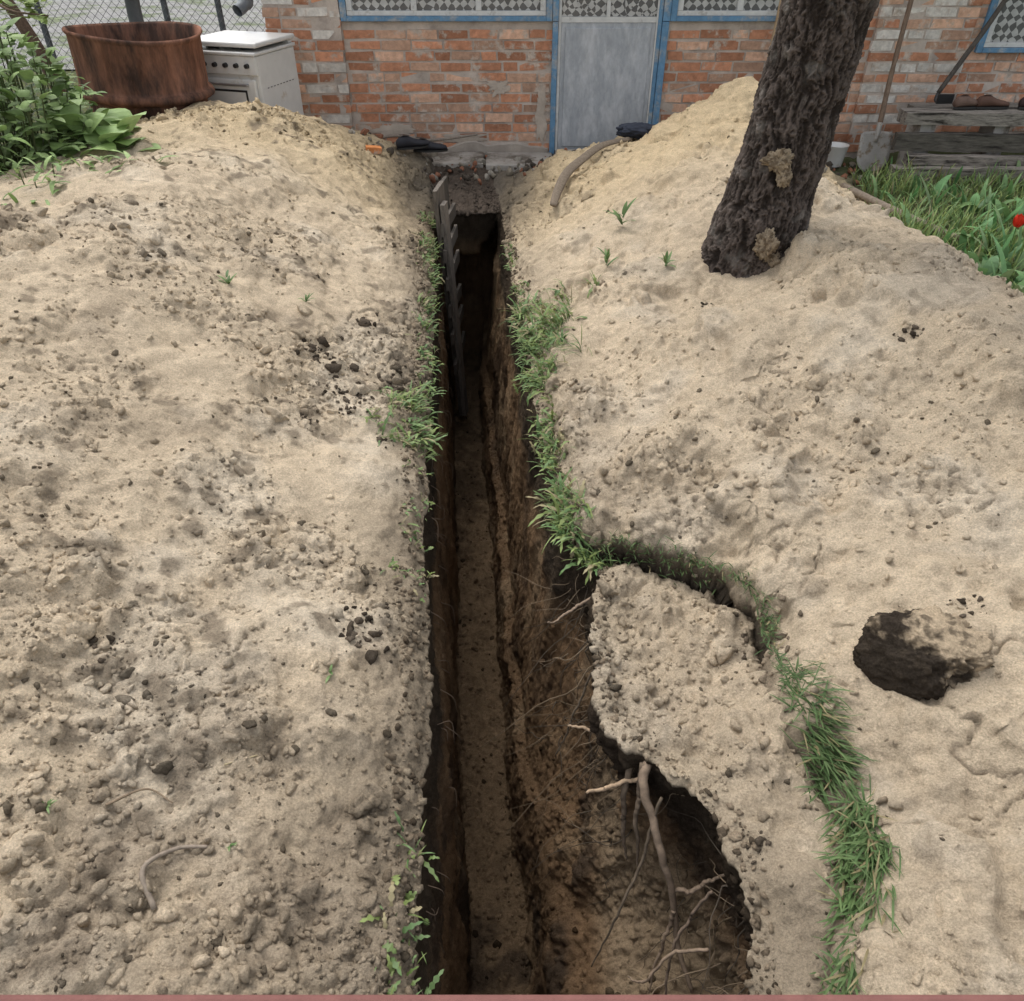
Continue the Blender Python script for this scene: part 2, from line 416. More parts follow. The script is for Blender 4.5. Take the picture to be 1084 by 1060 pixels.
# broken crumbly chunks along the lip of the slump crack
for k in range(170):
    u_=rng.random();yy=.5+1.45*u_;xx=float(np.interp(yy,cry,crx))+rng.normal()*.03+rng.choice([-.03,.03])
    r,c=surf(xx,yy);q_=.005*(4**(rng.random()**1.4));it.append((P[r,c]+C(0,0,q_*.2),q_,mix(C(.12,.095,.07),C(.56,.45,.32),np.array(rng.random()))))
push(scatter('d',it,2))
it=[]
for k in range(2600):
    yy=rng.uniform(.3,5.5);lf=rng.random()<.55
    r=int(np.argmin(np.abs(Y-yy)));c=(nL-1-rng.integers(0,18)) if lf else c3+rng.integers(0,12)
    s_=.003*(6**(rng.random()**1.6));it.append((P[r,c]+C(0,0,s_*.1),s_,mix(C(.09,.07,.05),C(.38,.30,.21),np.array(rng.random()))))
push(scatter('e',it,1))
mk('soil_clods',np.vstack(allV),np.vstack(allF),M_SOIL,np.vstack(allC),smooth=True)

V,F0=ico(6)
r_=1+.32*fbm(V,1.2,3,4.)+.24*fbm(V,3.5,4,9.,.6)+.10*fbm(V,14,3,9.,.6)
Vb=V*r_[:,None]
for j,(nn,lim) in enumerate([((-.8,-.45,.2),.66),((.1,-.2,1),.74)]):
    nn=np.array(nn);nn=nn/np.linalg.norm(nn);dt=Vb@nn;Vb=Vb-np.outer(np.maximum(dt-lim,0)*.7,nn)
Vb=Vb*C(.15,.11,.12)
zc=sz(1.08,1.30)
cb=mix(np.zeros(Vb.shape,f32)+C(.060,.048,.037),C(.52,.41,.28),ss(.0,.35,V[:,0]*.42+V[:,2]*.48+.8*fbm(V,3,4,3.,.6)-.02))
cb=mix(cb,C(.07,.055,.04),(ss(.05,.4,fbm(V,6,3,31.))*.7).astype(f32))
mk('soil_lump',Vb+C(1.07,1.28,zc+.05),F0,M_SOIL,cb,smooth=True)

# ---------------------------------------------------------------- plants
def blade(mb,p,az,ln,w,lean,curl,c,n=5,serr=0,cup=0):
    ca,sa=math.cos(az),math.sin(az);th=lean;q_=np.array(p,float);V=[];cs=[]
    side=np.array([-sa,ca,0])
    st=ln/n
    for i in range(n+1):
        u=i/n
        ww=w*(math.sin(math.pi*min(1,u*.85+.15))**.7 if i<n else .05)
        if serr and i%2 and i<n: ww*=serr
        V.append(q_-side*ww*.5+np.array([0,0,cup*ww]));V.append(q_+side*ww*.5+np.array([0,0,cup*ww]))
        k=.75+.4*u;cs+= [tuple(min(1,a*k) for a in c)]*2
        q_=q_+st*np.array([ca*math.sin(th),sa*math.sin(th),math.cos(th)]);th+=curl/n
    mb.add(V,[(2*i,2*i+1,2*i+3,2*i+2) for i in range(n)],cs)
def green(k=1.,y_=0.):
    u=random.random();return ((.085+.09*u+y_)*k,(.155+.10*u+y_*.6)*k,(.05+.05*u)*k)
gr=MB()
def clump(xx,yy,n,h,side,k=1.,r=.02):
    for i in range(n):
        a=xx+random.gauss(0,r);b=yy+random.gauss(0,r)
        zz=sz(a,b)-.002
        az=random.gauss(math.pi if side>0 else 0,1.0) if random.random()<.6 else random.uniform(0,6.28)
        wide=random.random()<.5
        c=green(k,random.choice([0,0,.03,.06]))
        if random.random()<.12: c=(.28,.24,.13)
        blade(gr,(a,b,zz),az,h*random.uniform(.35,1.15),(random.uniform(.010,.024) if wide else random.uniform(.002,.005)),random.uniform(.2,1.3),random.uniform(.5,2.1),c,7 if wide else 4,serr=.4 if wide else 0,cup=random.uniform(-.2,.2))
def rim(y0,y1,side,nclump,h,spread=.03,n=(6,18),k=1.):
    for i in range(nclump):
        yy=random.uniform(y0,y1);xe=float(Lf(yy)) if side<0 else float(Rf(yy))
        clump(xe+side*abs(random.gauss(0,spread)),yy,random.randint(*n),random.uniform(*h),side,k)
rim(2.3,3.1,1,30,(.05,.11),.03)
rim(3.1,3.95,1,62,(.07,.15),.13)
rim(3.9,5.3,1,12,(.04,.08),.02)
rim(1.93,2.3,1,28,(.07,.15),.03)
rim(2.5,2.9,-1,26,(.06,.13),.08)
rim(2.9,5.4,-1,62,(.05,.10),.03)
rim(1.5,2.4,-1,8,(.03,.07),.04)
rim(.3,.95,-1,13,(.04,.08),.02,(4,10),.9)
gr.obj('trench_edge_weeds',M_LEAF)
gc=MB()
crp=resample([(a,b,0) for a,b in CR[1:]],200)
def top_z(xx,yy): return max(sz(xx+.04,yy),sz(xx-.04,yy),sz(xx,yy))
def crackgrass(y0,y1,n,ln,w=.004,k=1.,spread=.012,lean=(.8,1.5),azc=None,up=.02):
    pts=[p for p in crp if y0<=p[1]<=y1]
    for i in range(n):
        p=random.choice(pts);xx=p[0]+random.gauss(0,spread);yy=p[1]+random.gauss(0,spread)
        az=random.gauss(azc,.5) if azc is not None and random.random()<.85 else random.uniform(0,6.28)
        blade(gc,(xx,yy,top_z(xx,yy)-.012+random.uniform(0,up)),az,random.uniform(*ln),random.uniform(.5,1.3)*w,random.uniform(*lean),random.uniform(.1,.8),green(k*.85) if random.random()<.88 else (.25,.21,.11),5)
crackgrass(1.05,1.34,600,(.05,.10),.0050,.8,.018,(.8,1.45),-.8,.03)
crackgrass(.72,.98,640,(.05,.10),.0050,.95,.020,(.8,1.45),-2.1,.03)
crackgrass(.54,.68,150,(.03,.08),.005,.9,.012,(.8,1.5),-2.)
crackgrass(1.55,2.0,480,(.02,.05),.004,.75,.010,(.6,1.4),-1.6)
crackgrass(1.3,1.6,90,(.02,.05),.004,.7,.008)
gc.obj('turf_grass',M_LEAF)
sp=MB()
for (a,b,hh) in [(.62,4.3,.16),(.5,3.9,.1),(.78,3.75,.1),(-.48,1.28,.05),(-.95,.82,.03),(-.6,.8,.03),(-1.25,3.2,.08),(-.95,3.3,.06)]:
    for i in range(9):
        blade(sp,(a,b,sz(a,b)-.005+hh*.5*random.random()),random.uniform(0,6.28),hh*random.uniform(.4,1),hh*.16,random.uniform(.2,1.1),random.uniform(.1,1),green(1.1),5)
sp.obj('weed_sprigs',M_LEAF)
lw=MB()
for i in range(13000):
    xx=random.uniform(2.2,5.2);yy=random.uniform(2.6,6.35)
    zz=sz(xx,yy)
    if zz>.13 or (yy>5.3 and xx<2.7): continue
    h_=random.uniform(.05,.2)*(1.3 if math.sin(xx*5)+math.sin(yy*4+1)>.3 else .8)
    c=green(1.2,random.choice([0,.03,.06]))
    if random.random()<.08:c=(.30,.26,.14)
    blade(lw,(xx,yy,zz-.01),random.uniform(0,6.28),h_,random.uniform(.006,.012),random.uniform(0,.7),random.uniform(.1,1.3),c,4)
lw.obj('grass',M_LEAF)
tp=MB()
for (gx,gy,sx,sy,n_,l_,w_) in [(3.05,4.1,.22,.5,150,(.18,.36),(.025,.06)),(3.3,5.6,.4,.3,100,(.12,.26),(.01,.03)),(2.75,3.6,.15,.3,80,(.10,.2),(.04,.07)),(3.9,5.4,.4,.4,80,(.12,.26),(.03,.07))]:
    for i in range(n_):
        xx=random.gauss(gx,sx);yy=random.gauss(gy,sy);zz=sz(xx,yy)
        blade(tp,(xx,yy,max(zz,0)),random.uniform(0,6.28),random.uniform(*l_),random.uniform(*w_),random.uniform(.1,.7),random.uniform(.3,1.3),(.12+.05*random.random(),.22+.07*random.random(),.10),6,cup=.2)
tp.obj('garden_foliage',M_LEAF)
tu=empty('tulip',(2.98,4.5,max(0,sz(2.98,4.5))))
M_PET=mat('petal',base=(.62,.04,.02),rough=.5,var=.2,trans=.2,bump=0)
ts=MB();V_,F_=tube([(0,0,0),(.01,0,.14),(0,0,.28)],[.004,.003],8,6);ts.add(V_,F_,(.1,.2,.06))
for a in (0,2.2,4.1): blade(ts,(0,0,0),a,.24,.04,.2,.8,(.12,.22,.1),6)
ts.obj('stem',M_LEAF,tu)
tf=MB()
for a in range(6): blade(tf,(.008*math.cos(a*1.05),.008*math.sin(a*1.05),.275),a*1.05,.075,.045,.55,-.9,(.6,.03,.02),6)
tf.obj('flower',M_PET,tu)

def leafplant(name,cx,cy,z0,n,h,lr,lw_,spread,seed,ser=0,gk=(.9,1.35)):
    random.seed(seed);mb=MB();st=MB()
    for i in range(n):
        a=random.uniform(0,6.28);rr=spread*math.sqrt(random.random());zz=z0+h*random.random()**.8*(1-.5*(rr/spread)**2)
        px,py=cx+rr*math.cos(a),cy+rr*math.sin(a)
        if i%5==0:
            V_,F_=tube([(cx+rr*.4*math.cos(a),cy+rr*.4*math.sin(a),z0-.1),(px*.8+cx*.2,py*.8+cy*.2,z0+h*.3),(px,py,zz)],[.006,.003],8,5);st.add(V_,F_,(.10,.12,.05))
        c=green(random.uniform(*gk),.02)
        blade(mb,(px,py,zz),random.uniform(0,6.28),random.uniform(*lr),random.uniform(*lw_),random.uniform(.6,1.5),random.uniform(.2,1.2),c,6,cup=.15,serr=ser)
    e=empty(name);mb.obj('leaves',M_LEAF,e);st.obj('stems',M_LEAF,e)
leafplant('leafy_shrub',-2.95,4.70,.40,1300,.92,(.05,.13),(.03,.08),.60,3,gk=(.9,1.7))
leafplant('leafy_shrub',-2.42,4.75,.52,70,.30,(.16,.26),(.13,.22),.24,5,gk=(1.4,2.0))
leafplant('leafy_shrub',-2.45,4.0,.52,240,.26,(.05,.14),(.012,.03),.42,6,gk=(1.2,1.7))
leafplant('leafy_shrub',-2.05,4.25,.58,60,.18,(.06,.13),(.012,.035),.20,8,gk=(1.2,1.7))
random.seed(11)
# ---------------------------------------------------------------- main tree
tree=empty('apple_tree')
NA,NZ=300,620
th=np.linspace(0,2*np.pi,NA,endpoint=False);u=np.linspace(0,1,NZ)
cx=1.13+.31*u+.02*np.sin(u*5);cyy=3.80+.02*np.sin(u*4);cz=.02+2.05*u
rad=.178+.11*np.exp(-u*6)+.012*np.sin(u*7+1)+.03*ss(.8,1,u)
lob=1+.10*np.cos(3*th+1.2)[None,:]*np.exp(-u*3)[:,None]+.04*np.cos(2*th+.4)[None,:]+.05*np.cos(5*th+2)[None,:]*np.exp(-u*5)[:,None]
Rr=rad[:,None]*lob
bx=cx[:,None]+Rr*np.cos(th)[None];by=cyy[:,None]+Rr*np.sin(th)[None];bz=cz[:,None]+0*bx
Q=np.stack([bx,by,bz],-1).astype(f32)
Qs=Q*C(1,1,.32)
w_=fbm(Q,9,3,3.)*.03
rd=1-np.abs(fbm(Qs+w_[...,None],34,2,7.,.5))*2.6
rd2=1-np.abs(fbm(Q*C(1,1,.55)+w_[...,None]*.5,75,3,17.,.6))*2.4
pl_=fbm(Q*C(1,1,.6),14,3,27.)
bark=.010*rd+.008*rd2+.014*fbm(Q,5,2,8.)+.009*pl_
nr=np.stack([np.cos(th)[None]+0*bx,np.sin(th)[None]+0*bx,0*bx],-1)
Q=Q+nr*bark[...,None]
cb=mix(np.zeros(Q.shape,f32)+C(.028,.022,.018),C(.13,.105,.09),ss(.1,1.1,rd*.45+.5*rd2+.3*pl_))
cb=mix(cb,C(.27,.25,.22),ss(.22,.62,fbm(Q,11,3,71.))*.35)
idt=np.arange(NZ*NA).reshape(NZ,NA);nxt=np.roll(idt,-1,axis=1)
Ft=np.stack([idt[:-1],nxt[:-1],nxt[1:],idt[1:]],-1).reshape(-1,4)
M_BARK=mat('bark',attr=True,rough=.95,vs=60,var=.4,bump=.7,bs=140,bd=.006,spec=.1)
mk('trunk',Q.reshape(-1,3),Ft,M_BARK,cb.reshape(-1,3),tree,True)
V,F0=ico(5)
for k,(a,b,c,sx,szz) in enumerate([(1.20,3.618,.88,.060,.045),(1.24,3.62,.81,.032,.045),(1.22,3.60,.50,.045,.06),(1.27,3.62,.42,.045,.04)]):
    rr=1+.6*fbm(V,2,3,k*9.)+.4*fbm(V,6,3,k*5.)
    cc=mix(np.zeros(V.shape,f32)+C(.46,.37,.26),C(.20,.15,.10),ss(-.1,.4,fbm(V,4,3,k*3.)))
    mk('bark_wound',V*rr[:,None]*C(sx,.02,szz)+C(a,b,c),F0,M_SOIL,cc,tree,True)
lb=MB();tips=[]
top=np.array([1.44,3.8,2.0])
for k in range(7):
    a=k*.9+.3;l=random.uniform(1.1,1.7)
    e1=top+np.array([math.cos(a)*l*.5,math.sin(a)*l*.5,.55]);e2=top+np.array([math.cos(a)*l*1.1,math.sin(a)*l*1.1,1.0+.5*random.random()])
    V_,F_=tube([top-np.array([0,0,.15]),e1,e2],[.10,.055,.02],20,12);lb.add(V_,F_,(.09,.075,.06));
    for j in range(5):
        tt=random.uniform(.4,1);b0=e1*(1-tt)+e2*tt;b1=b0+np.array([random.gauss(0,.45),random.gauss(0,.45),random.uniform(.1,.6)])
        V_,F_=tube([b0,(b0+b1)/2+np.array([0,0,.06]),b1],[.02,.012,.005],8,6);lb.add(V_,F_,(.09,.075,.06));tips+=[b1,(b0+b1)/2]
lb.obj('limbs',M_BARK,tree,True)
cl=MB()
for p in tips:
    for i in range(30):
        q_=p+np.array([random.gauss(0,.16) for _ in range(3)])
        if q_[2]<2.15: continue
        blade(cl,q_,random.uniform(0,6.28),random.uniform(.05,.08),.035,random.uniform(.4,2),.5,green(),3)
cl.obj('crown_leaves',M_LEAF,tree)
t2=empty('young_tree')
lb=MB();V_,F_=tube([(-3.45,6.5,0),(-3.50,6.5,.8),(-3.72,6.5,1.5),(-3.8,6.5,2.4)],[.06,.05,.04,.02],24,10);lb.add(V_,F_,(.13,.09,.065))
for k in range(9):
    a=random.uniform(0,6.28);z1=1.5+k*.12
    V_,F_=tube([(-3.72,6.5,z1),(-3.72+.3*math.cos(a),6.5+.3*math.sin(a),z1+.25),(-3.72+.7*math.cos(a),6.5+.7*math.sin(a),z1+.35)],[.015,.005],8,6);lb.add(V_,F_,(.13,.09,.065))
V_,F_=tube([(-3.72,6.5,1.5),(-3.4,5.8,1.42),(-3.0,5.3,1.30),(-2.65,5.1,1.28)],[.015,.004],14,6);lb.add(V_,F_,(.13,.09,.065))
lb.obj('trunk',M_BARK,t2,True)
cl=MB()
for i in range(900):
    a=random.uniform(0,6.28);r0=.9*random.random()**.5
    blade(cl,(-3.72+r0*math.cos(a),6.4+r0*math.sin(a),1.45+1.2*random.random()),random.uniform(0,6.28),.07,.04,random.uniform(.5,2),.4,green(1.1),3)
for i in range(120):
    u_=random.random();blade(cl,(-3.4+.75*u_+random.gauss(0,.06),5.8-.7*u_,1.42-.14*u_+random.gauss(0,.05)),random.uniform(0,6.28),.08,.045,random.uniform(.8,2),.4,green(1.5,.05),3)
cl.obj('crown_leaves',M_LEAF,t2)

# ---------------------------------------------------------------- roots
rt=MB()
def root(pts,r0,r1,c=(.23,.17,.12),n=30):
    P0=resample(pts,n)+np.array([[random.gauss(0,.0014) for _ in range(3)] for _ in range(n)])
    ph=random.random()*6
    for i in range(n): P0[i]+=np.array([math.sin(i*.55+ph),math.cos(i*.4+ph),math.sin(i*.7)])*.003
    V_,F_=tube(P0,[r0*random.uniform(.85,1.15),r0*.9,(r0+r1)/2*1.1,r1],n*2,8);rt.add(V_,F_,c)
root([(.38,1.20,-.04),(.36,1.14,-.08),(.385,1.07,-.17),(.405,1.013,-.24),(.446,.975,-.35),(.465,.915,-.51),(.518,.813,-.65)],.013,.006)
root([(.446,.97,-.36),(.50,.96,-.33),(.53,.96,-.29),(.59,.98,-.25)],.007,.003)
root([(.455,.94,-.42),(.43,.90,-.55),(.40,.84,-.72)],.006,.002)
root([(.37,1.16,-.10),(.30,1.17,-.15),(.21,1.14,-.15)],.007,.004,(.36,.26,.17))
root([(.30,1.36,-.10),(.24,1.34,-.13),(.17,1.36,-.15)],.006,.003,(.32,.23,.15))
root([(.30,1.85,-.08),(.2,1.8,-.12),(.12,1.72,-.10)],.006,.002)
root([(.33,1.2,-.05),(.32,1.15,-.25),(.34,1.10,-.45)],.010,.003,(.16,.12,.085))
root([(.36,1.17,-.05),(.35,1.11,-.22),(.37,1.05,-.42)],.009,.002,(.16,.12,.085))
root([(.50,.80,-.30),(.42,.82,-.40),(.36,.80,-.52),(.33,.84,-.6)],.005,.002)
root([(.40,1.1,-.10),(.36,1.02,-.30),(.30,.95,-.45),(.24,.9,-.7)],.005,.002,(.13,.10,.07))
root([(.52,.9,-.2),(.45,.86,-.35),(.42,.8,-.5),(.44,.74,-.6)],.005,.002,(.15,.11,.08))
root([(.26,1.55,-.12),(.2,1.5,-.3),(.15,1.48,-.5)],.004,.002,(.13,.10,.07))
for i in range(170):
    yy=random.uniform(.5,2.0);r=int(np.argmin(np.abs(Y-yy)));c=c3-random.randint(5,110)
    p=P[r,c].astype(float);ln=random.uniform(.04,.24);pts=[p];dv_=np.array([-random.uniform(.2,.8),random.gauss(0,.6),-random.uniform(.2,1.3)])
    for k in range(5):
        pts.append(pts[-1]+dv_*ln/5+np.array([random.gauss(0,.010) for _ in range(3)]));dv_=dv_+np.array([random.gauss(0,.5),random.gauss(0,.5),-.15])
    V_,F_=tube(pts,[random.uniform(.001,.003),.0006],12,5);rt.add(V_,F_,random.choice([(.15,.11,.07),(.20,.15,.10),(.07,.055,.04),(.07,.055,.04)]))
for i in range(70):
    yy=random.uniform(.4,5.2);r=int(np.argmin(np.abs(Y-yy)));c=c0+random.randint(3,40)
    p=P[r,c].astype(float);ln=random.uniform(.03,.1);pts=[p,p+np.array([ln*.5,random.gauss(0,.02),-ln*.3]),p+np.array([ln*.6,random.gauss(0,.03),-ln])]
    V_,F_=tube(pts,[.0015,.0007],8,5);rt.add(V_,F_,(.14,.1,.07))
rt.obj('tree_roots',M_ROOT,None,True)
def twig(pts,r0,r1,c,name='twig'):
    m=MB();q_=[(a,b,sz(a,b)+h_) for a,b,h_ in pts];V_,F_=tube(q_,[r0,r1],24,8);m.add(V_,F_,c);m.obj(name,M_ROOT,None,True)
twig([(-.70,.66,.012),(-.735,.72,.010),(-.70,.78,.016),(-.64,.79,.02)],.006,.0035,(.22,.18,.14))
twig([(.78,.46,.01),(.86,.50,.015),(.94,.50,.01)],.003,.002,(.40,.32,.2))
twig([(-.86,.85,.008),(-.8,.9,.014),(-.74,.88,.008)],.003,.0015,(.2,.15,.1))
twig([(-.60,1.02,.006),(-.66,.98,.01)],.002,.0015,(.4,.33,.2))

# ---------------------------------------------------------------- boards in the trench
pl=empty('wooden_shoring')
gw=lambda:tuple(np.array([.125,.108,.09])*random.uniform(.7,1.25))
def plank(a,b,w,tk,wdir,name,par,c=None,mat_=None,j=.04):
    a=Vector(a);b=Vector(b);t_=(b-a).normalized();wd=Vector(wdir);wd=(wd-wd.dot(t_)*t_).normalized();n_=t_.cross(wd)
    V=[];nseg=14
    for i in range(nseg+1):
        p=a.lerp(b,i/nseg)
        for (s1,s2) in((-1,-1),(1,-1),(1,1),(-1,1)):
            V.append(p+wd*s1*w/2*(1+random.uniform(-j,j))+n_*s2*tk/2*(1+random.uniform(-j,j)))
    F=[(4*i+k,4*i+(k+1)%4,4*i+4+(k+1)%4,4*i+4+k) for i in range(nseg) for k in range(4)]+[(3,2,1,0),tuple(4*nseg+k for k in range(4))]
    o=mk(name,[tuple(v) for v in V],F,mat_ or M_WOOD,[c or gw()]*len(V),par);return o
plank((-.475,5.05,.36),(-.40,5.35,-1.5),.15,.028,(.25,1,0),'board_1',pl,(.14,.12,.10))
plank((-.44,5.00,.27),(-.375,5.22,-1.45),.07,.03,(.25,1,0),'board_2',pl,(.19,.165,.14))
plank((-.47,5.42,.30),(-.42,5.50,-1.5),.12,.025,(.2,1,0),'board_3',pl,(.09,.078,.065))
for i,zq in enumerate([.10,-.08,-.28,-.48,-.7,-.95]):
    plank((-.455+(.1-zq)*.03,4.98+.04*(.1-zq),zq),(-.41+(.1-zq)*.03,5.5,zq+random.uniform(-.05,.05)),.085,.022,(0,0,1),'cross_board_%d'%i,pl,gw())

# ---------------------------------------------------------------- house
house=empty('brick_house')
WY=7.2
openings=[(-1.38,2.38,1.03,2.12),(.33,1.27,0,1.03),(3.82,4.8,.81,1.95)]
M_MORT=mat('mortar',base=(.47,.40,.34),rough=.95,vs=6,var=.3,bump=.5,bs=40,bd=.008,dark=(.33,.28,.24),ds=2.5,dth=(.5,.62))
M_BRICK=mat('brick',attr=True,rough=.95,vs=20,var=.32,bump=.6,bs=60,bd=.006,dark=(.48,.40,.33),ds=7,dth=(.53,.62),spec=.05)
bm_=MB();rh=.078;row=0;zz=.05
def addbrick(x0,x1,z0,z1,yf,c):
    segs=[(x0,x1)]
    for (a,b,lo,hi) in openings:
        if z0<hi-.01 and z1>lo+.01:
            ns=[]
            for (p,q2) in segs:
                if q2<=a or p>=b: ns.append((p,q2));continue
                if p<a: ns.append((p,a))
                if q2>b: ns.append((b,q2))
            segs=ns
    for (p,q2) in segs:
        if q2-p<.03: continue
        bm_.box(p,q2,yf,yf+.05,z0,z1,c,.0045)
PB=[-2.0,-1.38,2.95,3.75,6.1]
while zz<2.55:
    xs=-2.0-(.13 if row%2 else 0)+random.uniform(-.02,.02)
    while xs<6.1:
        xl=random.uniform(.225,.25) if random.random()<.85 else .12
        for pi in range(4):
            x0=max(xs,PB[pi]);x1=min(xs+xl,PB[pi+1]-(.004 if pi in(0,2) else 0))
            if x1-x0<.035: continue
            pill=pi in(0,2)
            wh=pill and ((row in(3,6,8,11,13) and (x0>-1.75 if pi==0 else x0<3.4)) or random.random()<.04)
            if pi==3 and random.random()<.03: wh=True
            if wh: c=tuple(np.array([.60,.56,.50])*random.uniform(.85,1.1))
            else:
                b0=np.array([.49,.235,.14]) if random.random()<.65 else np.array([.55,.345,.24])
                c=tuple(b0*random.uniform(.65,1.2))
            yf=WY-(.035 if pill else 0)+random.uniform(-.003,.0045)
            addbrick(x0,x1,zz+random.uniform(-.004,.004),zz+.060+random.uniform(-.004,.004),yf,c)
        xs+=xl+.016
    zz+=rh;row+=1
bm_.obj('bricks',M_BRICK,house)
wl=MB()
y0,y1=WY+.006,WY+.3
for (a,b,lo,hi) in [(-1.985,-1.38,-.1,2.6),(-1.38,.33,-.1,1.03),(1.27,2.38,-.1,1.03),(2.38,3.82,-.1,2.6),(3.82,4.8,-.1,.81),(3.82,4.8,1.95,2.6),(4.8,6.1,-.1,2.6),(-1.38,2.38,2.12,2.6),(.33,1.27,-.1,.0)]:
    wl.box(a,b,y0,y1,lo,hi)
for (a,b) in [(-1.99,-1.384),(2.953,3.745)]: wl.box(a+.003,b-.003,WY-.030,y0-.002,-.1,2.59)
wl.box(-1.985,-1.72,y1+.001,13,-.1,2.6);wl.box(5.8,6.1,y1+.001,13,-.1,2.6);wl.box(-1.72,5.8,12.7,13,-.1,2.6)
wl.obj('walls',M_MORT,house)
pb=MB()
n=90
for (a,b) in [(-1.37,.32),(1.29,2.9)]:
    V=[];
    for i in range(n+1):
        xx=a+(b-a)*i/n;hh=.10+.08*float(fbm(np.array([[xx,1.,1.]]),3,4,5.)[0])
        V+=[(xx,WY-.012,-.1),(xx,WY-.012-.006,hh*.8),(xx,WY+.02,hh)]
    pb.add(V,[(3*i+k,3*i+3+k,3*i+4+k,3*i+1+k) for i in range(n) for k in(0,1)],(.38,.33,.28))
for (pcx,pcz,prx,prz) in [(-1.05,.22,.16,.05),(-.1,.55,.10,.06),(.25,.35,.04,.20),(1.6,.38,.12,.06),(-.45,.15,.22,.03)]:
    m=60;V=[(pcx,WY-.0085,pcz)]
    for k in range(m):
        a=2*math.pi*k/m;rr=1+1.1*float(fbm(np.array([[math.cos(a)*1.3+pcx*5,math.sin(a)*1.3,pcz*7]]),1.6,5,2.,.65)[0])
        V.append((pcx+prx*rr*math.cos(a),WY-.006,pcz+prz*rr*math.sin(a)))
    pb.add(V,[(0,1+(k+1)%m,1+k) for k in range(m)],(.44,.375,.31))
pb.obj('plinth',mat('plaster',attr=True,vs=5,var=.3,bump=.5,bs=30),house)
M_BLUE=mat('blue_paint',base=(.12,.24,.37),rough=.6,vs=20,var=.25,bump=.2,bs=60,dark=(.30,.32,.33),ds=9,dth=(.52,.64))
M_WHITE=mat('white_paint',base=(.56,.56,.54),rough=.6,vs=15,var=.15,bump=.15,dark=(.33,.31,.28),ds=10,dth=(.55,.68))
M_DOOR=mat('door_sheet',base=(.34,.36,.38),rough=.5,vs=30,var=.18,bump=.4,bs=90,bd=.003,metal=.0,dark=(.44,.455,.47),ds=10,dth=(.45,.6),stretch=(1,1,.4))
def lace():
    m=bpy.data.materials.new('lace_curtain');m.use_nodes=True;N=m.node_tree.nodes;L=m.node_tree.links;b=N['Principled BSDF']
    tc=N.new('ShaderNodeTexCoord');mp=N.new('ShaderNodeMapping');mp.inputs['Rotation'].default_value=(0,math.radians(45),0)
    ck=N.new('ShaderNodeTexChecker');ck.inputs['Scale'].default_value=22;ck.inputs[1].default_value=(.55,.55,.53,1);ck.inputs[2].default_value=(.14,.14,.14,1)
    nz_=N.new('ShaderNodeTexNoise');nz_.inputs['Scale'].default_value=9;L.new(tc.outputs['Object'],nz_.inputs['Vector'])
    ad=N.new('ShaderNodeMixRGB');ad.blend_type='ADD';ad.inputs[0].default_value=.06;L.new(mp.outputs[0],ad.inputs[1]);L.new(nz_.outputs['Color'],ad.inputs[2])
    L.new(tc.outputs['Object'],mp.inputs[0]);L.new(ad.outputs[0],ck.inputs[0])
    n=N.new('ShaderNodeTexNoise');n.inputs['Scale'].default_value=14;L.new(tc.outputs['Object'],n.inputs['Vector'])
    mx=N.new('ShaderNodeMixRGB');mx.inputs[0].default_value=.5;mx.blend_type='MULTIPLY';L.new(ck.outputs[0],mx.inputs[1]);L.new(n.outputs[0],mx.inputs[2]);L.new(mx.outputs[0],b.inputs['Base Color'])
    b.inputs['Roughness'].default_value=.2;return m
M_LACE=lace()
bl=MB();wt=MB();gl=MB()
def window(x0,x1,z0,z1,nm):
    yf=WY-.03
    bl.box(x0,x0+.05,yf,yf+.12,z0,z1);bl.box(x1-.05,x1,yf,yf+.12,z0,z1)
    bl.box(x0+.05,x1-.05,yf-.004,yf+.12,z0,z0+.035);bl.box(x0+.05,x1-.05,yf,yf+.12,z1-.05,z1)
    a,b=x0+.052,x1-.052
    wt.box(a,b,yf+.012,yf+.07,z0+.037,z0+.07);wt.box(a,b,yf+.012,yf+.07,z1-.10,z1-.052)
    for k in range(nm+1):
        xx=a+(b-a-.045)*k/nm;wt.box(xx,xx+.045,yf+.015,yf+.066,z0+.071,z1-.102)
    gl.box(a,b,yf+.045,yf+.055,z0+.05,z1-.07)
window(-1.38,.325,1.03,2.12,3);window(1.275,2.38,1.03,2.12,2);window(3.82,4.8,.81,1.95,2)
yf=WY-.035
bl.box(.33,.375,yf,yf+.14,.03,1.028);bl.box(1.215,1.27,yf,yf+.14,.03,1.028)
bl.box(.328,.375,yf-.003,yf+.14,1.032,2.12);bl.box(1.215,1.272,yf-.003,yf+.14,1.032,2.12);bl.box(.376,1.214,yf,yf+.14,2.06,2.12)
bl.box(1.18,1.212,yf+.01,yf+.1,.05,2.055)
bl.obj('blue_frames',M_BLUE,house,bevel=.003);wt.obj('white_sashes',M_WHITE,house,bevel=.003)
dr=MB();dr.box(.40,1.165,yf+.02,yf+.055,.055,1.02)
dr.box(.435,1.13,yf+.010,yf+.019,.09,.985);dr.obj('door_panel',M_DOOR,house,bevel=.004)
d2=MB();d2.box(.378,.399,yf+.015,yf+.06,.055,2.055);d2.box(1.166,1.179,yf+.015,yf+.06,.055,2.055);d2.box(.40,1.165,yf+.016,yf+.058,1.021,1.06);d2.box(.40,1.165,yf+.016,yf+.058,2.0,2.055)
d2.box(.76,.79,yf+.018,yf+.056,1.061,1.999);d2.box(.40,1.165,yf+.014,yf+.06,.035,.054);d2.obj('door_stiles',M_WHITE,house)
gl.box(.40,.759,yf+.03,yf+.04,1.061,1.999);gl.box(.791,1.165,yf+.03,yf+.04,1.061,1.999)
gl.obj('curtained_panes',M_LACE,house)
